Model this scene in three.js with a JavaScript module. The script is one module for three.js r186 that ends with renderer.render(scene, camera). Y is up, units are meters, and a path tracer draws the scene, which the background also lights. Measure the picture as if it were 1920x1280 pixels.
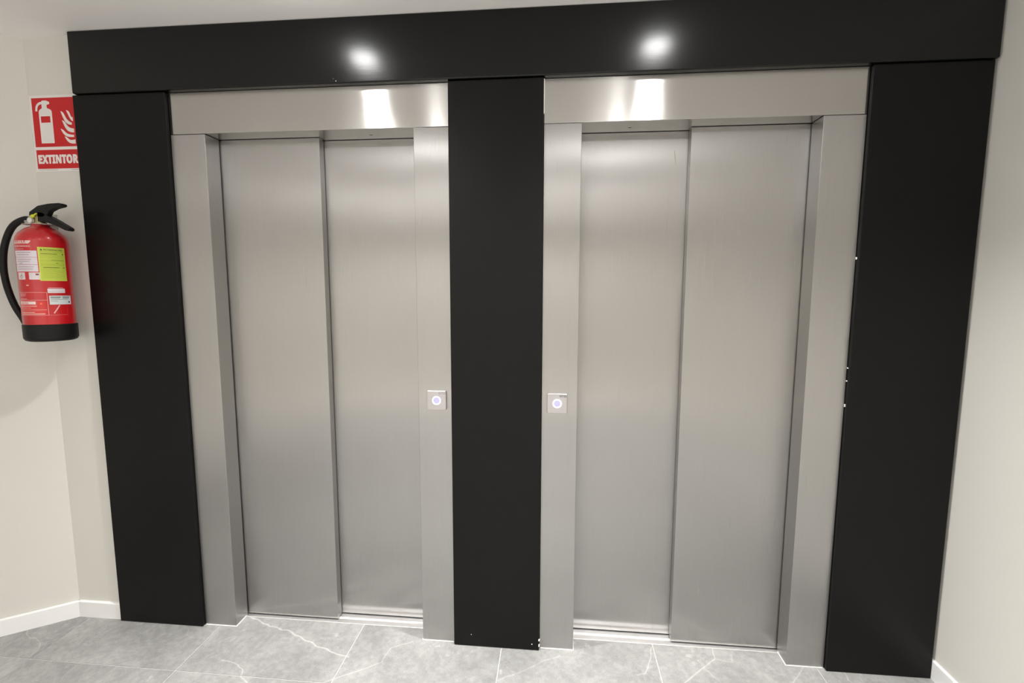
import * as THREE from 'three';
import { RoundedBoxGeometry } from 'three/addons/geometries/RoundedBoxGeometry.js';
import { RectAreaLightUniformsLib } from 'three/addons/lights/RectAreaLightUniformsLib.js';
import { mergeGeometries } from 'three/addons/utils/BufferGeometryUtils.js';
import { FontLoader } from 'three/addons/loaders/FontLoader.js';
import { TextGeometry } from 'three/addons/geometries/TextGeometry.js';

// ------------------------------------------------------------------ camera, exposure, large lights
const scene = new THREE.Scene();
scene.background = new THREE.Color(0x000000);
const camera = new THREE.PerspectiveCamera(71.304, 1.5, 0.05, 40);
camera.position.set(0.1634, 1.4162, 1.7552);
camera.rotation.set(-0.108, 0.0923, 0.0021, 'YXZ');
camera.updateProjectionMatrix();

const renderer = new THREE.WebGLRenderer({ antialias: true });
renderer.toneMapping = THREE.LinearToneMapping;
renderer.toneMappingExposure = 1.08;
renderer.shadowMap.enabled = true;
RectAreaLightUniformsLib.init();

const LAMP = { intensity: 12, color: new THREE.Color().setRGB(1, 0.992, 0.972), angle: 1.0, penumbra: 1, glow: 72 };
const CEIL = 2.373;
const LAMPS = [
  [-0.64, 0.32, 'recessed ceiling downlight in front of the left lift header'],
  [0.54, 0.32, 'recessed ceiling downlight in front of the right lift header'],
  [-0.64, 1.55, 'recessed ceiling downlight of the middle row, middle one'],
  [0.54, 1.55, 'recessed ceiling downlight of the middle row, right one'],
  [-0.64, 2.77, 'recessed ceiling downlight of the third row, middle one'],
  [0.54, 2.77, 'recessed ceiling downlight of the third row, right one'],
  [-0.64, 4.0, 'recessed ceiling downlight close to the opposite wall, middle one'],
  [0.54, 4.0, 'recessed ceiling downlight close to the opposite wall, right one'],
  [-1.75, 2.95, 'recessed ceiling downlight of the third row beside the left wall'],
  [-1.82, 4.0, 'recessed ceiling downlight close to the opposite wall, left one'],
];

// ------------------------------------------------------------------ helpers
const taken = new Map();
function numbered(name) {
  const n = taken.get(name) || 0; taken.set(name, n + 1);
  return n ? `${name}_${String(n).padStart(3, '0')}` : name;
}
function shade(o) { o.traverse(c => { if (c.isMesh) { c.castShadow = true; c.receiveShadow = true; } }); return o; }
function part(name, geo, mat, parent, pos, label) {
  const m = new THREE.Mesh(geo, mat); m.name = name; if (pos) m.position.set(...pos);
  m.castShadow = m.receiveShadow = true; parent.add(m);
  if (label) m.userData.label = label;
  return m;
}
function thing(name, label, category, pos = [0, 0, 0], group) {
  const g = new THREE.Group(); g.name = numbered(name); g.position.set(...pos);
  g.userData = { label, category }; if (group) g.userData.group = group;
  scene.add(g); return g;
}
function single(name, geo, mat, label, category, pos, group) {
  const m = part(numbered(name), geo, mat, scene, pos); m.userData = { label, category };
  if (group) m.userData.group = group; return m;
}
function struct(name, geo, mat, label, category, pos) {
  const m = part(name, geo, mat, scene, pos); m.userData = { kind: 'structure', label, category }; return m;
}
// box-projected uv in metres (turn = true swaps u and v so that the grain runs the other way)
function metreUV(g0, turn = false) {
  const g = g0.index ? g0.toNonIndexed() : g0;
  const p = g.attributes.position, n = p.count, uv = new Float32Array(n * 2);
  const a = new THREE.Vector3(), b = new THREE.Vector3(), c = new THREE.Vector3();
  for (let i = 0; i < n; i += 3) {
    a.fromBufferAttribute(p, i); b.fromBufferAttribute(p, i + 1); c.fromBufferAttribute(p, i + 2);
    const f = b.clone().sub(a).cross(c.clone().sub(a)); const ax = Math.abs(f.x), ay = Math.abs(f.y), az = Math.abs(f.z);
    [a, b, c].forEach((q, k) => {
      let u, v;
      if (az >= ax && az >= ay) { u = q.x; v = q.y; } else if (ax >= ay) { u = q.z; v = q.y; } else { u = q.x; v = q.z; }
      if (turn) [u, v] = [v, -u];
      uv[(i + k) * 2] = u; uv[(i + k) * 2 + 1] = v;
    });
  }
  g.setAttribute('uv', new THREE.BufferAttribute(uv, 2));
  return g;
}
// box from min / max corners, rounded edges
function rbox(x0, x1, y0, y1, z0, z1, r = 0.002, turn = false, seg = 2) {
  const w = x1 - x0, h = y1 - y0, d = z1 - z0;
  const g = r > 0 ? new RoundedBoxGeometry(w, h, d, seg, Math.min(r, w / 2.01, h / 2.01, d / 2.01)) : new THREE.BoxGeometry(w, h, d);
  g.translate((x0 + x1) / 2, (y0 + y1) / 2, (z0 + z1) / 2);
  return metreUV(g, turn);
}
function merged(list) { return mergeGeometries(list.map(g => { const q = g.index ? g.toNonIndexed() : g; for (const k of Object.keys(q.attributes)) if (!['position', 'normal', 'uv'].includes(k)) q.deleteAttribute(k); return q; })); }
let seed = 7;
function rnd() { seed = (seed * 1664525 + 1013904223) >>> 0; return seed / 4294967296; }
function hash(x, y, s) { let h = (x * 374761393 + y * 668265263 + s * 974634777) | 0; h = Math.imul(h ^ (h >>> 13), 1274126177); return ((h ^ (h >>> 16)) >>> 0) / 4294967296; }
function vnoise(x, y, s, per = 0) {
  const xi = Math.floor(x), yi = Math.floor(y), fx = x - xi, fy = y - yi;
  const u = fx * fx * (3 - 2 * fx), v = fy * fy * (3 - 2 * fy);
  const w = (i) => per ? ((i % per) + per) % per : i;
  const a = hash(w(xi), w(yi), s), b = hash(w(xi + 1), w(yi), s), c = hash(w(xi), w(yi + 1), s), d = hash(w(xi + 1), w(yi + 1), s);
  return a + (b - a) * u + (c - a) * v + (a - b - c + d) * u * v;
}
function dataTex(n, m, fn, srgb, rep) {
  const d = new Uint8Array(n * m * 4);
  for (let y = 0; y < m; y++) for (let x = 0; x < n; x++) {
    const c = fn(x, y), i = (y * n + x) * 4;
    if (typeof c === 'number') { d[i] = d[i + 1] = d[i + 2] = c; } else { d[i] = c[0]; d[i + 1] = c[1]; d[i + 2] = c[2]; }
    d[i + 3] = 255;
  }
  const t = new THREE.DataTexture(d, n, m); t.magFilter = THREE.LinearFilter; t.minFilter = THREE.LinearMipmapLinearFilter; t.generateMipmaps = true;
  t.wrapS = t.wrapT = THREE.RepeatWrapping; if (rep) t.repeat.set(...rep);
  if (srgb) t.colorSpace = THREE.SRGBColorSpace; t.needsUpdate = true; return t;
}
function canvasTex(w, h, draw) {
  const c = document.createElement('canvas'); c.width = w; c.height = h;
  const g = c.getContext('2d'); draw(g, w, h);
  const t = new THREE.CanvasTexture(c); t.colorSpace = THREE.SRGBColorSpace; t.magFilter = THREE.LinearFilter; return t;
}

// ------------------------------------------------------------------ materials
// fine grain lines along v (texture 256 wide over 0.12 m, long streaks in v)
const grainRough = dataTex(1024, 256, (x, y) => {
  const k = 0.6 * hash(x, 0, 3) + 0.4 * vnoise(x * 0.08, y * 0.01, 9);
  return 240 + 15 * (k - 0.5) + 6 * (hash(x, y >> 3, 12) - 0.5);
}, false, [6, 0.7]);
const grainTone = dataTex(1024, 256, (x, y) => {
  const k = 0.5 * hash(x, 0, 3) + 0.5 * hash(x, y >> 4, 4);
  return 247 + 4 * (k - 0.5) * 2;
}, true, [6, 0.7]);
function steel(rough, aniso, tint = [0.495, 0.485, 0.475]) {
  return new THREE.MeshPhysicalMaterial({
    color: new THREE.Color().setRGB(...tint), metalness: 1, roughness: rough, anisotropy: aniso, anisotropyRotation: 0,
    map: grainTone, roughnessMap: grainRough,
  });
}
const M = {};
M.steel = steel(0.3, 0.93);
M.steelHeader = steel(0.23, 0.97, [0.57, 0.555, 0.535]);
M.steelPlain = new THREE.MeshPhysicalMaterial({ color: new THREE.Color().setRGB(0.62, 0.6, 0.58), metalness: 1, roughness: 0.3 });
M.alu = new THREE.MeshPhysicalMaterial({ color: new THREE.Color().setRGB(0.86, 0.86, 0.86), metalness: 1, roughness: 0.42 });
const wallBump = dataTex(256, 256, (x, y) => 128 + 60 * (vnoise(x / 4, y / 4, 21, 64) - 0.5) + 60 * (vnoise(x / 12.8, y / 12.8, 22, 20) - 0.5), false, [3, 3]);
M.wall = new THREE.MeshStandardMaterial({ color: new THREE.Color().setRGB(0.71, 0.69, 0.645), roughness: 0.75, bumpMap: wallBump, bumpScale: 0.0003 });
M.ceiling = new THREE.MeshStandardMaterial({ color: new THREE.Color().setRGB(0.9, 0.875, 0.855), roughness: 0.9, bumpMap: wallBump, bumpScale: 0.0002 });
M.base = new THREE.MeshPhysicalMaterial({ color: new THREE.Color().setRGB(0.9, 0.895, 0.89), roughness: 0.35 });
// satin black paint rolled on with faint horizontal brush marks
const paintBump = dataTex(256, 512, (x, y) => 128 + 70 * (vnoise(x * 0.06, y * 0.5, 31) - 0.5) + 40 * (vnoise(x * 0.25, y * 0.9, 32) - 0.5), false, [1.4, 1.4]);
const paintTone = dataTex(256, 256, (x, y) => { const k = vnoise(x / 16, y / 16, 33, 16) * 0.6 + vnoise(x / 4, y / 4, 34, 64) * 0.4; const v = 11 + 3 * (k - 0.5); return [v, v * 0.985, v * 0.97]; }, true, [1.5, 1.5]);
M.black = new THREE.MeshPhysicalMaterial({ map: paintTone, color: 0xffffff, roughness: 0.36, bumpMap: paintBump, bumpScale: 0.0002, specularIntensity: 0.42 });
M.blackGloss = new THREE.MeshPhysicalMaterial({ map: paintTone, color: 0xffffff, roughness: 0.245, bumpMap: paintBump, bumpScale: 0.00012, specularIntensity: 0.7 });
M.shaft = new THREE.MeshStandardMaterial({ color: new THREE.Color().setRGB(0.03, 0.03, 0.03), roughness: 0.9 });
M.dark = new THREE.MeshStandardMaterial({ color: new THREE.Color().setRGB(0.012, 0.012, 0.013), roughness: 0.5 });
M.rubber = new THREE.MeshPhysicalMaterial({ color: new THREE.Color().setRGB(0.008, 0.008, 0.008), roughness: 0.5, specularIntensity: 0.5 });
M.red = new THREE.MeshPhysicalMaterial({ color: new THREE.Color('#c4141d'), roughness: 0.3, clearcoat: 0.6, clearcoatRoughness: 0.12 });
M.white = new THREE.MeshStandardMaterial({ color: new THREE.Color().setRGB(0.8, 0.79, 0.77), roughness: 0.6 });
M.grout = new THREE.MeshStandardMaterial({ color: new THREE.Color().setRGB(0.66, 0.63, 0.61), roughness: 0.9 });
M.silicone = new THREE.MeshStandardMaterial({ color: new THREE.Color().setRGB(0.8, 0.79, 0.78), roughness: 0.5 });

// ------------------------------------------------------------------ measured layout (metres)
const X = { pl: -1.6824, pr: -1.3054, cl: -0.2282, cr: 0.1118, rl: 1.1853, rr: 1.549, j1: -1.1662, j2: -0.3598, j3: 0.2456, j4: 1.0488, d1: -0.7576, d2: 0.641 };
const ZP = 0.016, ZBEAM = 0.027, YBEAM = 2.149, YH = 2.0, ZD1 = -0.0815, ZD2 = -0.1222, ZW = -0.003;
const WX = 1.560, CORNER = -1.889, LX = -2.6, ZF = 4.4;
const ANG = 35 * Math.PI / 180;

// ------------------------------------------------------------------ floor with single tiles
const floor = struct('floor', rbox(-2.9, 1.85, -0.15, -0.0018, -0.5, ZF + 0.2, 0), M.grout, 'grey stone tile floor with pale joints', 'floor');
const tileX = [-3.035, -2.4355, -1.8365, -1.2385, -0.633, -0.0375, 0.5645, 1.1595, 1.76];
function segDist(px, py, ax, ay, bx, by) {
  const dx = bx - ax, dy = by - ay, t = Math.max(0, Math.min(1, ((px - ax) * dx + (py - ay) * dy) / (dx * dx + dy * dy)));
  return Math.hypot(px - ax - t * dx, py - ay - t * dy);
}
// stone veins of the tiles in view, in floor coordinates: [half width, strength, points]
const VEINS = [
  [0.0042, 1, [[-1.144, -0.061], [-1.028, -0.013], [-0.936, 0.004], [-0.784, 0.071], [-0.62, 0.118]]],
  [0.003, 0.6, [[-0.66, 0.243], [-0.544, 0.17], [-0.486, 0.131], [-0.472, 0.053], [-0.397, 0.013]]],
  [0.0035, 0.8, [[-1.1, 0.18], [-1.066, 0.183], [-1.021, 0.195], [-0.991, 0.21], [-0.979, 0.246], [-0.933, 0.268]]],
  [0.0025, 0.5, [[-0.03, 0.17], [0.065, 0.117], [0.133, 0.064], [0.19, 0.04]]],
  [0.003, 0.75, [[0.562, -0.049], [0.537, 0.031], [0.51, 0.09], [0.479, 0.1]]],
  [0.0032, 0.75, [[0.6, 0.16], [0.643, 0.121], [0.737, 0.038], [0.793, -0.01], [0.799, -0.07]]],
  [0.002, 0.55, [[0.737, 0.038], [0.752, 0.081], [0.79, 0.13]]],
  [0.002, 0.6, [[0.793, -0.01], [0.828, -0.002], [0.857, 0.0], [0.858, -0.032]]],
  [0.0024, 0.6, [[1.115, -0.01], [1.107, 0.005], [1.077, 0.041], [1.034, 0.084]]],
  [0.0026, 0.8, [[1.262, -0.02], [1.252, 0.009], [1.242, 0.052], [1.25, 0.063]]],
  [0.0026, 0.55, [[-2.023, 0.108], [-1.95, 0.144], [-1.896, 0.165], [-1.864, 0.2], [-1.852, 0.24]]],
  [0.002, 0.5, [[-1.63, 0.245], [-1.622, 0.288], [-1.617, 0.331], [-1.66, 0.42]]],
  [0.002, 0.4, [[-1.37, 0.03], [-1.34, 0.06], [-1.29, 0.08]]],
];
const TN = 384;
function tileTexture(x0, x1, z0, z1, s) {
  const near = VEINS.filter(v => v[2].some(q => q[0] > x0 - 0.2 && q[0] < x1 + 0.2 && q[1] > z0 - 0.2 && q[1] < z1 + 0.2));
  const extra = [];
  if (!near.length) for (let k = 0; k < 3; k++) {
    let x = x0 + rnd() * 0.6, z = z0 + rnd() * 0.6, a = rnd() * 6.28; const pts = [[x, z]];
    for (let i = 0; i < 5; i++) { a += (rnd() - 0.5) * 1.2; x += Math.cos(a) * 0.09; z += Math.sin(a) * 0.09; pts.push([x, z]); }
    extra.push([0.002 + 0.0015 * rnd(), 0.4 + 0.4 * rnd(), pts]);
  }
  const all = near.concat(extra);
  return dataTex(TN, TN, (ix, iy) => {
    const x = x0 + (ix + 0.5) / TN * (x1 - x0), z = z1 - (iy + 0.5) / TN * (z1 - z0);
    const wx = x + 0.03 * (vnoise(x * 9, z * 9, 41 + s) - 0.5), wz = z + 0.03 * (vnoise(x * 9, z * 9, 47 + s) - 0.5);
    let k = 0.42 * vnoise(wx * 5, wz * 5, 51 + s) + 0.3 * vnoise(wx * 17, wz * 17, 52 + s) + 0.36 * vnoise(wx * 70, wz * 70, 53 + s) + 0.3 * vnoise(ix * 0.5, iy * 0.5, 54 + s);
    let v = 147 + 44 * (k - 0.69);
    // chalky flecks
    const fl = vnoise(wx * 80, wz * 80, 61 + s) * vnoise(wx * 7, wz * 7, 62 + s); if (fl > 0.6) v += 80 * (fl - 0.6);
    let vein = 0;
    for (const [hw, st, pts] of all) for (let i = 0; i + 1 < pts.length; i++) {
      const j = 0.012 * (vnoise(x * 30, z * 30, 71) - 0.5);
      const d = segDist(x + j, z - j, pts[i][0], pts[i][1], pts[i + 1][0], pts[i + 1][1]);
      if (d < hw * 4) vein = Math.max(vein, st * (Math.exp(-(d * d) / (hw * hw * 0.5)) + 0.2 * Math.exp(-d / (hw * 1.6))));
    }
    v += vein * 34;
    return [v, v * 0.993, v * 0.982];
  }, true);
}
const tileBump = dataTex(256, 256, (x, y) => 128 + 50 * (vnoise(x / 5, y / 5, 81) - 0.5) + 60 * (vnoise(x / 24, y / 24, 82) - 0.5), false);
const generic = [];
function tileMaterial(i, r, x0, x1, z0, z1) {
  const mk = (s) => new THREE.MeshPhysicalMaterial({ map: tileTexture(x0, x1, z0, z1, s), roughness: 0.42, bumpMap: tileBump, bumpScale: 0.0004 });
  if (r <= 1 && i >= 1) { if (r === 0 || i <= 3) return mk(100 + i * 7 + r * 31); }
  const k = (i * 3 + r * 5) % 3; if (!generic[k]) generic[k] = mk(300 + k * 11); return generic[k];
}
for (let r = 0; r < 7; r++) for (let i = 0; i < tileX.length - 1; i++) {
  const g = 0.0016, fullZ0 = r ? 0.243 + (r - 1) * 0.6 : -0.357, fullZ1 = 0.243 + r * 0.6;
  let x0 = tileX[i], x1 = tileX[i + 1], z0 = fullZ0, z1 = Math.min(fullZ1, ZF - 0.002);
  if (r === 0) z0 = -0.064;                                   // cut at the lift thresholds
  const cx0 = Math.max(x0, LX), cx1 = Math.min(x1, WX);
  if (cx1 - cx0 < 0.03 || z1 - z0 < 0.03) continue;
  const geo = new THREE.BoxGeometry(cx1 - cx0 - 2 * g, 0.012, z1 - z0 - 2 * g);
  // uv of the whole tile, so that cut tiles keep the stone's scale
  const p = geo.attributes.position, uv = geo.attributes.uv, cx = (cx0 + cx1) / 2, cz = (z0 + z1) / 2;
  for (let k = 0; k < p.count; k++) uv.setXY(k, (p.getX(k) + cx - x0) / (x1 - x0), (fullZ1 - (p.getZ(k) + cz)) / (fullZ1 - fullZ0));
  part('tile', geo, tileMaterial(i, r, x0, x1, fullZ0, fullZ1), floor, [cx, -0.006, cz]);
}

// ------------------------------------------------------------------ walls, ceiling, skirting
struct('ceiling', rbox(-2.9, 1.85, CEIL, CEIL + 0.15, -0.5, ZF + 0.2, 0), M.ceiling, 'plain off-white plaster ceiling', 'ceiling');
struct('wall_right', rbox(WX, WX + 0.2, 0, CEIL, -0.45, ZF, 0), M.wall, 'plain cream wall to the right of the lifts', 'wall');
struct('wall_front', rbox(LX - 0.2, WX + 0.2, 0, CEIL, ZF, ZF + 0.2, 0), M.wall, 'plain cream wall opposite the lifts', 'wall');
// cream strip beside the lifts, and the dark shaft wall behind the doors
struct('wall_back', rbox(CORNER - 0.06, X.pl - 0.0005, 0, CEIL, -0.2, ZW, 0), M.wall, 'narrow cream wall strip between the left corner and the black cladding', 'wall');
struct('wall_shaft', rbox(CORNER - 0.06, WX, 0, CEIL, -0.42, -0.3, 0), M.shaft, 'dark shaft wall behind the lift doors', 'wall');
const LEN = (CORNER - LX) / Math.cos(ANG), ZL = ZW + LEN * Math.sin(ANG);
{ // slanted wall with the fire extinguisher next to it
  const g = rbox(-LEN, 0, 0, CEIL, -0.2, 0, 0);
  const w = struct('wall_left', g, M.wall, 'cream wall slanting away left of the fire extinguisher', 'wall', [CORNER, 0, ZW]);
  w.rotation.y = ANG;
  struct('wall_left_return', rbox(LX - 0.2, LX, 0, CEIL, ZL, ZF, 0), M.wall, 'cream side wall far left of the lift lobby', 'wall');
  const prof = (len) => { // skirting board with an eased top edge, running along -x
    const s = new THREE.Shape(); s.moveTo(0, 0); s.lineTo(0.0105, 0); s.lineTo(0.0105, 0.066); s.quadraticCurveTo(0.0105, 0.0715, 0.005, 0.0715); s.lineTo(0, 0.0715); s.closePath();
    const e = new THREE.ExtrudeGeometry(s, { depth: len, bevelEnabled: false, curveSegments: 6 }); e.rotateY(-Math.PI / 2); return metreUV(e);
  };
  const bl = struct('baseboard_left', prof(LEN), M.base, 'white skirting board along the slanted left wall', 'skirting', [CORNER + 0.003, 0, ZW]);
  bl.rotation.y = ANG;
  struct('baseboard_back', prof(X.pl - CORNER - 0.001), M.base, 'short white skirting board under the extinguisher sign', 'skirting', [X.pl - 0.001, 0, ZW]);
  const br = struct('baseboard_right', prof(ZF + 0.0), M.base, 'white skirting board along the right wall', 'skirting', [WX, 0, ZF]);
  br.rotation.y = -Math.PI / 2;
}

// ------------------------------------------------------------------ black cladding round the lifts
single('cladding_panel', rbox(X.pl, X.pr, 0.001, YBEAM, -0.1, ZP, 0.0025), M.black, 'satin black upright panel between the extinguisher and the left lift', 'panel');
const mid = thing('cladding_panel', 'satin black upright panel between the two lifts', 'panel');
part('board', rbox(X.cl, X.cr, 0.001, YBEAM, -0.1, ZP, 0.0025), M.black, mid);
const rp = thing('cladding_panel', 'satin black upright panel between the right lift and the right wall', 'panel');
part('board', rbox(X.rl, X.rr, 0.001, YBEAM, -0.1, ZP, 0.0025), M.black, rp);
for (const [x, y, w, h] of [[X.cr, 0.045, 0.006, 0.008], [X.cr, 0.022, 0.005, 0.01], [X.cr - 0.028, 0.026, 0.004, 0.004], [X.cl + 0.07, 0.05, 0.003, 0.003]])
  part('paint_chip', rbox(x - w / 2, x + w / 2, y - h / 2, y + h / 2, ZP - 0.004, ZP + 0.0006, 0.0005, false, 1), M.white, mid);
part('filler_edge', rbox(X.cr - 0.001, X.cr + 0.003, 2.03, 2.146, 0.001, 0.012, 0.001, false, 1), M.white, mid);
for (const [y, h] of [[1.526, 0.008], [1.146, 0.004], [1.1, 0.004], [1.012, 0.01]])
  part('paint_chip', rbox(X.rl - 0.003, X.rl + 0.001, y - h / 2, y + h / 2, 0.002, 0.006, 0.0008, false, 1), M.white, rp);
const beam = thing('cladding_beam', 'glossy black horizontal beam across the top of both lifts', 'beam');
part('board', rbox(X.pl + 0.012, 1.553, YBEAM + 0.0015, CEIL - 0.0005, -0.1, ZBEAM, 0.0045), M.blackGloss, beam);
for (const [x, y, w, h] of [[-0.632, 2.158, 0.003, 0.0022], [-0.641, 2.166, 0.0016, 0.0016]])
  part('paint_chip', rbox(x - w / 2, x + w / 2, y - h / 2, y + h / 2, ZBEAM - 0.003, ZBEAM + 0.0006, 0.0005, false, 1), M.white, beam);

// ------------------------------------------------------------------ lifts
// outer x range, opening, edge where the two leaves overlap, side of the front leaf
function lift(label, xo0, xo1, xi0, xi1, xd, frontLeft, sensorX) {
  const t = thing('elevator_entrance', label, 'elevator', [(xi0 + xi1) / 2, 0, 0], 'brushed steel lift entrances');
  const ox = -(xi0 + xi1) / 2, B = (x0, x1, y0, y1, z0, z1, r, turn) => rbox(x0 + ox, x1 + ox, y0, y1, z0, z1, r, turn);
  const rearZ = ZD2 + 0.006, frontZ = ZD1 + 0.006;
  const e = 0.0012;
  const head = part('header_panel', B(xo0 + e, xo1 - e, YH, YBEAM + 0.001, frontZ, 0, 0.0012, true), M.steelHeader, t);
  const [r0, r1] = frontLeft ? [xd + 0.001, xi1] : [xi0, xd - 0.001];
  part('soffit', B(r0, r1, YH + 0.0003, YH + 0.03, rearZ, frontZ - 0.0002, 0, true), M.steelHeader, head);
  const lens = new THREE.CylinderGeometry(0.0085, 0.0085, 0.0016, 24); lens.scale(1, 1, 0.55);
  const se = part('door_sensor', lens, M.steelPlain, head, [sensorX + ox, YH - 0.0006, -0.0635]);
  part('slit', new RoundedBoxGeometry(0.0095, 0.0016, 0.0055, 1, 0.0006), M.dark, se, [0, -0.001, 0]);
  const lz = frontLeft ? frontZ : rearZ, rz = frontLeft ? rearZ : frontZ;
  part('side_jamb', B(xo0 + e, xi0, 0.0005, YH - 0.0016, lz, 0, 0.0012), M.steel, t);
  part('side_jamb', B(xi1, xo1 - e, 0.0005, YH - 0.0016, rz, 0, 0.0012), M.steel, t);
  const F = frontLeft ? [xi0 - 0.1, xd] : [xd, xi1 + 0.1], R = frontLeft ? [xd - 0.05, xi1 + 0.1] : [xi0 - 0.1, xd + 0.05];
  part('door_leaf', B(F[0], F[1], 0.004, YH + 0.06, ZD1 - 0.036, ZD1, 0.0015), M.steel, t);
  part('door_leaf', B(R[0], R[1], 0.004, YH + 0.06, ZD2 - 0.036, ZD2, 0.0015), M.steel, t);
  const sill = part('sill', merged([
    B(xi0 - 0.02, xi1 + 0.02, -0.014, -0.0002, -0.088, -0.0655, 0.0006), B(xi0 - 0.02, xi1 + 0.02, -0.014, -0.0002, -0.2, -0.1, 0.0006),
    B(xi0 - 0.02, xi1 + 0.02, -0.02, -0.011, -0.2, -0.0655, 0)]), M.alu, t);
  // white sealant along the foot of the jambs
  part('sealant_bead', merged([B(xi0 - 0.001, xi0 + 0.003, 0, 0.003, -0.066, 0.002, 0.0008), B(xo0 + 0.004, xi0 + 0.002, 0, 0.0025, -0.001, 0.003, 0.0008)]), M.silicone, t);
  part('sealant_bead', merged([B(xi1 - 0.003, xi1 + 0.001, 0, 0.003, -0.066, 0.002, 0.0008), B(xi1 - 0.002, xo1 - 0.004, 0, 0.0025, -0.001, 0.003, 0.0008)]), M.silicone, t);
  return t;
}
lift('left brushed steel lift entrance with closed two-panel sliding door', X.pr, X.cl, X.j1, X.j2, X.d1, true, -0.542);
const liftR = lift('right brushed steel lift entrance with closed two-panel sliding door', X.cr, X.rl, X.j3, X.j4, X.d2, false, 0.4197);

{ // thin tan scuff high on the rear leaf of the right lift
  const sc = part('scuff_mark', new RoundedBoxGeometry(0.0022, 0.052, 0.0006, 1, 0.0002), new THREE.MeshStandardMaterial({ color: new THREE.Color().setRGB(0.5, 0.41, 0.3), roughness: 0.6 }), liftR, [0.596 - (X.j3 + X.j4) / 2, 1.905, ZD2 + 0.0002]);
  sc.rotation.z = 0.12;
}

// ------------------------------------------------------------------ call buttons
const font = await new FontLoader().loadAsync('fonts/droid/droid_sans_bold.typeface.json');
M.plate = new THREE.MeshPhysicalMaterial({ color: new THREE.Color().setRGB(0.55, 0.53, 0.53), metalness: 1, roughness: 0.4 });
M.ring = new THREE.MeshStandardMaterial({ color: 0xffffff, emissive: new THREE.Color().setRGB(0.8, 0.84, 1), emissiveIntensity: 0.95, roughness: 0.5 });
M.lensBlue = new THREE.MeshStandardMaterial({ color: new THREE.Color().setRGB(0.3, 0.28, 0.5), roughness: 0.4, emissive: new THREE.Color().setRGB(0.42, 0.36, 0.95), emissiveIntensity: 0.5 });
M.ink = new THREE.MeshStandardMaterial({ color: new THREE.Color().setRGB(0.05, 0.05, 0.055), roughness: 0.6 });
M.inkFaint = new THREE.MeshStandardMaterial({ color: new THREE.Color().setRGB(0.3, 0.29, 0.29), roughness: 0.45, metalness: 0.6 });
function callButton(label, x, y, ink) {
  const t = thing('call_button', label, 'button', [x, y, 0], 'lift call buttons');
  const s = 0.0372, r = 0.006, sh = new THREE.Shape();
  sh.moveTo(-s + r, -s); sh.lineTo(s - r, -s); sh.quadraticCurveTo(s, -s, s, -s + r); sh.lineTo(s, s - r); sh.quadraticCurveTo(s, s, s - r, s); sh.lineTo(-s + r, s); sh.quadraticCurveTo(-s, s, -s, s - r); sh.lineTo(-s, -s + r); sh.quadraticCurveTo(-s, -s, -s + r, -s);
  const pg = new THREE.ExtrudeGeometry(sh, { depth: 0.008, bevelEnabled: true, bevelSize: 0.0018, bevelThickness: 0.0018, bevelOffset: -0.0018, bevelSegments: 3, curveSegments: 6 });
  pg.translate(0, 0, 0.0016);
  part('plate', pg, M.plate, t);
  const zf = 0.0114;
  part('backing', new RoundedBoxGeometry(0.071, 0.071, 0.004, 1, 0.001), M.dark, t, [0, 0, 0.002]);
  const rg = new THREE.TorusGeometry(0.0146, 0.0024, 10, 48); rg.scale(1, 1, 0.3);
  part('light_ring', rg, M.ring, t, [0, 0, zf]);
  const dg = new THREE.CylinderGeometry(0.0124, 0.0124, 0.001, 32); dg.rotateX(Math.PI / 2);
  part('push_cap', dg, M.lensBlue, t, [0, 0, zf]);
  const tg = new TextGeometry('OTIS', { font, size: 0.0078, depth: 0.0003, curveSegments: 4 }); tg.computeBoundingBox();
  tg.translate(-tg.boundingBox.max.x, 0, 0); tg.scale(1.12, 1, 1);
  part('lettering', tg, ink, t, [0.0345, 0.0245, zf]);
  const pl = new THREE.PointLight(new THREE.Color().setRGB(0.36, 0.34, 1), 0.0005, 0, 2); pl.position.set(0, 0, zf + 0.016); pl.shadow.radius = 0.5; pl.castShadow = true; t.add(pl);
  return t;
}
callButton('square steel call button with glowing ring and faint lettering, on the left lift', -0.2865, 0.9965, M.inkFaint);
callButton('square steel call button with glowing ring and dark lettering, on the right lift', 0.1712, 0.9955, M.ink);

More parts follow.
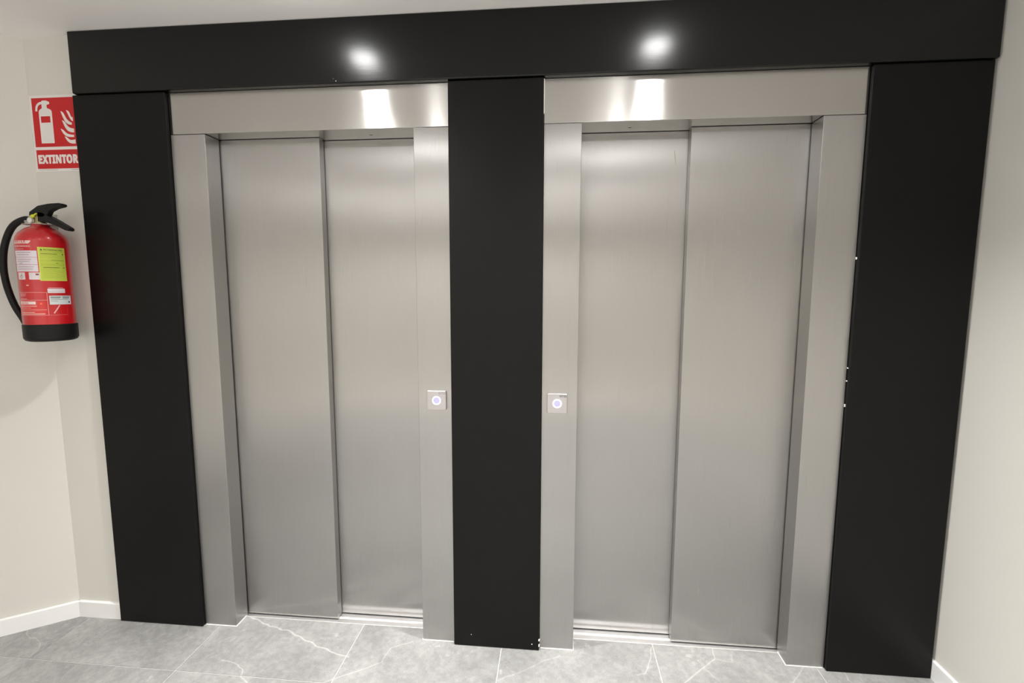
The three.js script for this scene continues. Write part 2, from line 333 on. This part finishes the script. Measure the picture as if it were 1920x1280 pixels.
// ------------------------------------------------------------------ fire extinguisher sign
{
  const w = 0.2, h = 0.286;
  const tex = canvasTex(800, 1144, (g, W, H) => {
    const wh = '#e9e6e2', rd = '#c9141b';
    g.fillStyle = wh; g.fillRect(0, 0, W, H);
    const fx = v => v * W, fy = v => v * H;
    g.fillStyle = rd; g.fillRect(fx(0.052), fy(0.034), W * 0.9, fy(0.639)); g.fillRect(fx(0.052), fy(0.712), W * 0.9, fy(0.249));
    g.fillStyle = wh;
    // cylinder symbol
    g.beginPath(); g.moveTo(fx(0.187), fy(0.625)); g.lineTo(fx(0.187), fy(0.225)); g.bezierCurveTo(fx(0.187), fy(0.185), fx(0.23), fy(0.18), fx(0.262), fy(0.165)); g.lineTo(fx(0.262), fy(0.148));
    g.lineTo(fx(0.262), fy(0.085)); g.lineTo(fx(0.275), fy(0.068)); g.lineTo(fx(0.36), fy(0.068)); g.lineTo(fx(0.43), fy(0.088)); g.lineTo(fx(0.43), fy(0.115)); g.lineTo(fx(0.37), fy(0.125)); g.lineTo(fx(0.37), fy(0.165));
    g.bezierCurveTo(fx(0.42), fy(0.18), fx(0.468), fy(0.185), fx(0.468), fy(0.225)); g.lineTo(fx(0.468), fy(0.625)); g.closePath(); g.fill();
    g.lineWidth = fx(0.045); g.strokeStyle = wh; g.beginPath(); g.moveTo(fx(0.275), fy(0.098)); g.quadraticCurveTo(fx(0.14), fy(0.1), fx(0.14), fy(0.205)); g.stroke();
    g.fillStyle = rd; g.fillRect(fx(0.222), fy(0.272), fx(0.2), fy(0.083));
    // five flame tongues
    g.fillStyle = wh;
    const tongue = (x0, y0, x1, y1, wd) => { g.beginPath(); g.moveTo(fx(x0), fy(y0)); g.bezierCurveTo(fx(x0 + 0.11), fy(y0 + 0.015), fx(x0 + 0.06), fy((y0 + y1) / 2 + 0.02), fx(x1), fy(y1 - wd * 0.55)); g.lineTo(fx(x1), fy(y1)); g.bezierCurveTo(fx(x0 + 0.09), fy(y1 + 0.005), fx(x0 + 0.06), fy((y0 + y1) / 2 + 0.03), fx(x0), fy(y0)); g.fill(); };
    tongue(0.77, 0.2, 0.9, 0.345, 0.09); tongue(0.65, 0.21, 0.87, 0.392, 0.05); tongue(0.665, 0.33, 0.905, 0.492, 0.09); tongue(0.62, 0.44, 0.895, 0.552, 0.05); tongue(0.69, 0.54, 0.915, 0.638, 0.1);
    g.font = 'bold 150px sans-serif'; g.textBaseline = 'middle'; g.textAlign = 'left';
    const tw = g.measureText('EXTINTOR').width, sx = fx(0.855) / tw;
    g.save(); g.translate(fx(0.072), fy(0.838)); g.scale(sx, 1.12); g.lineWidth = 12; g.lineJoin = 'round'; g.strokeText('EXTINTOR', 0, 0); g.fillText('EXTINTOR', 0, 0); g.restore();
    g.fillStyle = '#8a8683'; g.fillRect(fx(0.07), fy(0.974), fx(0.42), 5); g.fillRect(fx(0.78), fy(0.974), fx(0.16), 5);
  });
  const m = new THREE.MeshPhysicalMaterial({ map: tex, roughness: 0.38 });
  const s = thing('extinguisher_sign', 'red and white sign reading EXTINTOR on the wall above the fire extinguisher', 'sign', [-1.8865 + w / 2, 1.8745, ZW]);
  part('backing', new THREE.BoxGeometry(w, h, 0.0012), M.white, s, [0, h / 2, 0.0007]);
  const pg = new THREE.PlaneGeometry(w, h); part('print', pg, m, s, [0, h / 2, 0.0015]);
}

// ------------------------------------------------------------------ fire extinguisher
{
  const R0 = 0.0755, AX = -1.7755, AY = 1.219, AZ = 0.097;
  const t = thing('fire_extinguisher', 'red fire extinguisher with black hose hanging below the red sign', 'extinguisher', [AX, AY, AZ]);
  const lathe = (pts, seg = 64) => new THREE.LatheGeometry(pts.map(p => new THREE.Vector2(...p)), seg);
  const body = part('cylinder', lathe([[0, 0.012], [R0 - 0.004, 0.012], [R0, 0.02], [R0, 0.372], [R0 - 0.003, 0.388], [R0 - 0.012, 0.404], [0.045, 0.421], [0.034, 0.426], [0.027, 0.43], [0.026, 0.44], [0, 0.44]]), M.red, t);
  part('foot_ring', lathe([[0, 0], [R0 - 0.012, 0], [R0 - 0.002, 0.004], [R0 + 0.003, 0.013], [R0 + 0.0032, 0.062], [R0 + 0.001, 0.065], [R0 - 0.001, 0.065]]), M.rubber, t);
  // printed label wrapped round the cylinder, seen from the lobby side
  const az = (deg) => (49 + deg) * Math.PI / 180;         // azimuth from +z towards +x; 0 faces the lobby
  const wrap = (a0, a1, y0, y1, rr) => new THREE.CylinderGeometry(rr, rr, y1 - y0, Math.ceil((a1 - a0) / 4), 1, true, az(a0), (a1 - a0) * Math.PI / 180).translate(0, (y0 + y1) / 2, 0);
  const L0 = -95, L1 = 70, Y0 = 0.082, Y1 = 0.392;
  const lab = canvasTex(1024, 1460, (g, W, H) => {
    const u = d => (d - L0) / (L1 - L0) * W, v = y => (Y1 - y) / (Y1 - Y0) * H;     // degrees, metres above the foot
    const rect = (c, d0, d1, yb, yt) => { g.fillStyle = c; g.fillRect(u(d0), v(yt), u(d1) - u(d0), v(yb) - v(yt)); };
    const line = (c, d0, y0, d1, y1, wd) => { g.strokeStyle = c; g.lineWidth = wd; g.beginPath(); g.moveTo(u(d0), v(y0)); g.lineTo(u(d1), v(y1)); g.stroke(); };
    const text = (s, d0, yb, px, c, wmax) => { g.fillStyle = c; g.font = `bold ${px}px sans-serif`; g.textAlign = 'left'; g.textBaseline = 'alphabetic'; g.fillText(s, u(d0), v(yb), wmax); };
    g.fillStyle = '#c4141d'; g.fillRect(0, 0, W, H);
    rect('#e6cfc9', -80, -24, 0.361, 0.38); text('RMATEX', -78, 0.3635, 68, '#c4141d', 330);
    g.fillStyle = '#c4141d'; g.beginPath(); g.moveTo(u(-24), v(0.361)); g.lineTo(u(-24), v(0.369)); g.lineTo(u(-29), v(0.361)); g.fill();
    text('DE INCENDIOS', -76, 0.3485, 44, '#dcbcb8', 400); line('#d79a96', -76, 0.341, -42, 0.341, 9);
    rect('#d9d2dc', -76, -13, 0.26, 0.336);
    for (const [y, a, b] of [[0.329, -68, -26], [0.321, -68, -30], [0.304, -68, -26], [0.297, -68, -30], [0.29, -60, -48], [0.277, -68, -22], [0.269, -68, -24]]) line('#b0868c', a, y, b, y, 10);
    line('#b4545c', -76, 0.312, -13, 0.312, 6); line('#b4545c', -76, 0.2855, -13, 0.2855, 6);
    rect('#ddd3d6', -69, -45, 0.231, 0.257); rect('#ddd3d6', -35, -11, 0.231, 0.257);
    g.strokeStyle = '#a0545c'; g.lineWidth = 9; g.beginPath(); g.arc(u(-57), v(0.241), 24, 0, 7); g.stroke(); g.beginPath(); g.moveTo(u(-57), v(0.241)); g.lineTo(u(-54), v(0.254)); g.stroke(); rect('#7a3038', -20, -13, 0.247, 0.253);
    rect('#e0b7b3', -45, -38, 0.208, 0.212);
    // lower boxes
    for (const y of [0.184, 0.156, 0.1]) line('#e3b0ac', -80, y, -1, y, 6);
    line('#e3b0ac', -1, 0.1, -1, 0.184, 6); line('#b8565a', 42, 0.1, 42, 0.16, 5); line('#d98d89', -1, 0.1, 42, 0.1, 5);
    for (const [y, b] of [[0.178, -48], [0.172, -50], [0.16, -46]]) line('#dda49f', -70, y, b, y, 9);
    rect('#d3201f', -78, -4, 0.102, 0.152); rect('#ead7d2', -74, -26, 0.14, 0.151); text('RMATEX', -71, 0.1415, 42, '#cc2a26', 240);
    for (const [y, a, b, wd] of [[0.134, -72, -24, 12], [0.127, -72, -38, 7], [0.12, -70, -4, 6], [0.111, -70, -30, 13], [0.105, -70, -8, 13]]) line('#e6b9b2', a, y, b, y, wd);
    g.fillStyle = '#ee6a34'; g.beginPath(); g.arc(u(-15), v(0.1425), 16, 0, 7); g.fill();
    rect('#e4dde2', 1, 40, 0.182, 0.198); line('#c69aa0', 3, 0.1885, 38, 0.1885, 5); rect('#dcb3b6', 3, 36, 0.2, 0.202);
    line('#e6bfb8', 10, 0.106, 24, 0.137, 17);
    for (let k = 0; k < 7; k++) line('#c4141d', 10 + k * 2.2, 0.107 + k * 0.0049, 11.5 + k * 2.2, 0.1075 + k * 0.0049, 3);
  });
  const labM = new THREE.MeshPhysicalMaterial({ map: lab, roughness: 0.3, clearcoat: 0.6, clearcoatRoughness: 0.12 });
  part('label', wrap(L0, L1, Y0, Y1 - 0.02 + 0.02 > 0.372 ? 0.372 : Y1, R0 + 0.0004), labM, body, null, 'red printed instruction label with white text boxes');
  {
    // the wrapped label stops below the shoulder: fit its texture window to the part that is there
    const lm = body.children[0].geometry.attributes.uv; for (let i = 0; i < lm.count; i++) lm.setY(i, lm.getY(i) * (0.372 - Y0) / (Y1 - Y0));
  }
  const yel = canvasTex(512, 700, (g, W, H) => {
    g.fillStyle = '#c4d24e'; g.fillRect(0, 0, W, H);
    g.fillStyle = '#d8dc62'; g.fillRect(0, 0, 22, H); g.fillRect(0, H - 18, W, 18);
    g.fillStyle = '#3c4716'; g.font = 'bold 44px sans-serif'; g.fillText('RECOMENDACIONES', 100, 70, 360);
    g.beginPath(); g.moveTo(40, 70); g.lineTo(62, 34); g.lineTo(84, 70); g.fill();
    const ln = (y, a, b, wd, c) => { g.fillStyle = c; g.fillRect(a, y, b - a, wd); };
    ln(96, 40, 480, 4, '#6f7f22'); ln(130, 46, 340, 12, '#55631d'); ln(126, 440, 470, 26, '#4a5619');
    for (const [y, a, b] of [[170, 40, 480], [205, 40, 480], [282, 40, 480], [350, 40, 480], [372, 40, 480]]) ln(y, a, b, 4, '#93a52c');
    ln(262, 220, 470, 9, '#74852a'); ln(325, 300, 350, 12, '#74852a'); ln(414, 70, 360, 14, '#66761f'); ln(414, 430, 480, 14, '#66761f');
    for (let k = 0; k < 7; k++) ln(450 + k * 30, 60, 300 + ((k * 67) % 170), 5, '#9fb033');
  });
  const tag = wrap(-11, 49, 0.227, 0.35, R0 + 0.0012);
  part('inspection_sticker', tag, new THREE.MeshStandardMaterial({ map: yel, roughness: 0.55 }), body, null, 'yellow-green inspection sticker');
  const gry = canvasTex(512, 210, (g, W, H) => {
    g.fillStyle = '#d5dad9'; g.fillRect(0, 0, W, H); g.fillStyle = '#6d7478';
    for (const [x, y, w, h] of [[24, 24, 220, 24], [280, 16, 200, 12], [280, 40, 180, 26], [24, 64, 200, 10], [24, 88, 420, 8], [24, 124, 150, 8]]) g.fillRect(x, y, w, h);
    g.beginPath(); g.arc(385, 160, 20, 0, 7); g.stroke(); g.fillStyle = '#2c3850'; g.beginPath(); g.arc(450, 155, 24, 0, 7); g.fill();
  });
  part('service_sticker', wrap(3, 55, 0.139, 0.172, R0 + 0.0011), new THREE.MeshStandardMaterial({ map: gry, roughness: 0.5 }), body, null, 'small pale grey service sticker');
  // valve, levers, hose
  const brass = new THREE.MeshPhysicalMaterial({ color: new THREE.Color().setRGB(0.42, 0.36, 0.2), metalness: 0.9, roughness: 0.4 });
  const valve = part('valve', merged([lathe([[0, 0.436], [0.02, 0.436], [0.02, 0.444], [0.0165, 0.446], [0.0165, 0.474], [0, 0.474]], 32), new THREE.BoxGeometry(0.036, 0.026, 0.024).translate(0.006, 0.463, 0.002)]), brass, t);
  const ext = (pts, th) => { const s = new THREE.Shape(); s.moveTo(...pts[0]); s.splineThru ? null : null; for (const p of pts.slice(1)) s.lineTo(...p); s.closePath(); return new THREE.ExtrudeGeometry(s, { depth: th, bevelEnabled: true, bevelSize: 0.0022, bevelThickness: 0.003, bevelSegments: 3, curveSegments: 4 }).translate(0, 0, -th / 2 + 0.003); };
  const loc = (a) => a.map(([x, y]) => [x - AX, y - AY]);
  part('squeeze_lever', ext(loc([[-1.801, 1.69], [-1.799, 1.701], [-1.764, 1.722], [-1.72, 1.729], [-1.68, 1.731], [-1.669, 1.728], [-1.667, 1.7245], [-1.672, 1.7215], [-1.7, 1.7155], [-1.724, 1.705], [-1.732, 1.692], [-1.748, 1.683], [-1.784, 1.687]]), 0.017), M.rubber, t);
  part('carry_handle', ext(loc([[-1.765, 1.7], [-1.745, 1.698], [-1.732, 1.687], [-1.7, 1.671], [-1.666, 1.652], [-1.648, 1.641], [-1.646, 1.636], [-1.651, 1.633], [-1.662, 1.6355], [-1.7, 1.6535], [-1.728, 1.6625], [-1.752, 1.6665], [-1.768, 1.668]]), 0.017), M.rubber, t);
  const pin = new THREE.MeshStandardMaterial({ color: new THREE.Color('#d8de36'), roughness: 0.5 });
  part('safety_pin', merged([new THREE.SphereGeometry(0.0065, 16, 12).scale(1.2, 1, 0.7).translate(-0.008, 0.4665, 0.0185), new RoundedBoxGeometry(0.016, 0.0045, 0.004, 1, 0.001).rotateZ(0.5).translate(0.004, 0.4725, 0.019)]), pin, t);
  const c = [[-0.022, 0.454, 0.012], [-0.045, 0.4565, 0.013], [-0.095, 0.4335, 0.015], [-0.134, 0.374, 0.016], [-0.153, 0.301, 0.016], [-0.151, 0.22, 0.016], [-0.128, 0.135, 0.014], [-0.1, 0.078, 0.01], [-0.086, 0.04, 0.006]].map(p => new THREE.Vector3(...p));
  part('hose', new THREE.TubeGeometry(new THREE.CatmullRomCurve3(c), 64, 0.0112, 14), M.rubber, t);
  const fg = merged([new THREE.CylinderGeometry(0.0098, 0.0112, 0.028, 20).rotateZ(Math.PI / 2).translate(-0.032, 0.4545, 0.0125), new THREE.CylinderGeometry(0.0125, 0.0125, 0.011, 6).rotateZ(Math.PI / 2).translate(-0.0165, 0.453, 0.012)]);
  part('hose_fitting', fg, new THREE.MeshPhysicalMaterial({ color: new THREE.Color().setRGB(0.75, 0.72, 0.68), metalness: 0.7, roughness: 0.35 }), t);
  const nz = new THREE.CylinderGeometry(0.0085, 0.0125, 0.035, 16).rotateZ(-0.35).translate(-0.0818, 0.027, 0.005);
  part('nozzle', nz, M.rubber, t);
  const gaugeG = new THREE.CylinderGeometry(0.0105, 0.0105, 0.008, 24).rotateX(Math.PI / 2);
  const gauge = part('pressure_gauge', gaugeG, new THREE.MeshPhysicalMaterial({ color: new THREE.Color().setRGB(0.72, 0.7, 0.68), metalness: 0.5, roughness: 0.35 }), t, [-0.014, 0.4505, 0.0215]);
  part('dial', new THREE.CylinderGeometry(0.008, 0.008, 0.001, 24).rotateX(Math.PI / 2), M.white, gauge, [0, 0, 0.0043]);
  // steel hanger screwed to the wall behind the neck
  const br = thing('wall_bracket', 'thin grey steel hanger holding the fire extinguisher by its neck', 'bracket', [AX, AY + 0.4, ZW]);
  const pm = new THREE.MeshPhysicalMaterial({ color: new THREE.Color().setRGB(0.42, 0.4, 0.37), metalness: 0.8, roughness: 0.45 });
  part('wall_plate', new RoundedBoxGeometry(0.02, 0.06, 0.003, 1, 0.001), pm, br, [-0.05, 0.06, 0.002]);
  const fs = new THREE.Shape(); fs.moveTo(-0.06, 0); fs.lineTo(-0.06, 0.03); fs.absarc(0, 0.1, 0.05, Math.PI + 0.9, Math.PI * 0.62, true); fs.lineTo(-0.021, 0.13); fs.lineTo(-0.021, 0.1); fs.absarc(0, 0.1, 0.021, Math.PI, Math.PI * 2, false); fs.lineTo(0.021, 0.13); fs.absarc(0, 0.1, 0.05, Math.PI * 0.38, -0.9, true); fs.lineTo(-0.04, 0.02); fs.lineTo(-0.04, 0); fs.closePath();
  part('neck_fork', new THREE.ExtrudeGeometry(fs, { depth: 0.002, bevelEnabled: false, curveSegments: 16 }).rotateX(Math.PI / 2), pm, br, [0, 0.0375, 0.001]);
}

// ------------------------------------------------------------------ ceiling downlights
const trimM = new THREE.MeshStandardMaterial({ color: new THREE.Color().setRGB(0.85, 0.85, 0.84), roughness: 0.4 });
const glowM = new THREE.MeshStandardMaterial({ color: 0xffffff, emissive: LAMP.color.clone(), emissiveIntensity: LAMP.glow, roughness: 0.4 });
const trimG = new THREE.LatheGeometry([[0.0485, -0.001], [0.0485, -0.0045], [0.052, -0.007], [0.06, -0.006], [0.064, -0.002], [0.064, 0]].map(p => new THREE.Vector2(...p)), 40);
const domePts = [[0.0483, 0]]; for (let k = 0; k <= 10; k++) { const a = k / 10 * Math.PI / 2; domePts.push([0.0483 * Math.cos(a), -0.003 - 0.026 * Math.sin(a)]); }
const lensG = new THREE.LatheGeometry(domePts.map(p => new THREE.Vector2(Math.max(p[0], 0), p[1])), 40);     // frosted dome
for (const [x, z, label] of LAMPS) {
  const t = thing('ceiling_downlight', label, 'downlight', [x, CEIL, z], 'round ceiling downlights');
  part('trim_ring', trimG, trimM, t); part('lens', lensG, glowM, t, [0, -0.0015, 0]);
  const s = new THREE.SpotLight(LAMP.color, LAMP.intensity, 0, LAMP.angle, LAMP.penumbra, 2);
  s.position.set(0, -0.036, 0); s.castShadow = true; s.shadow.mapSize.set(1024, 1024); s.shadow.radius = 2;
  const to = new THREE.Object3D(); to.name = 'aim'; to.position.set(0, -2, 0); t.add(to); s.target = to; t.add(s);
}

renderer.render(scene, camera);
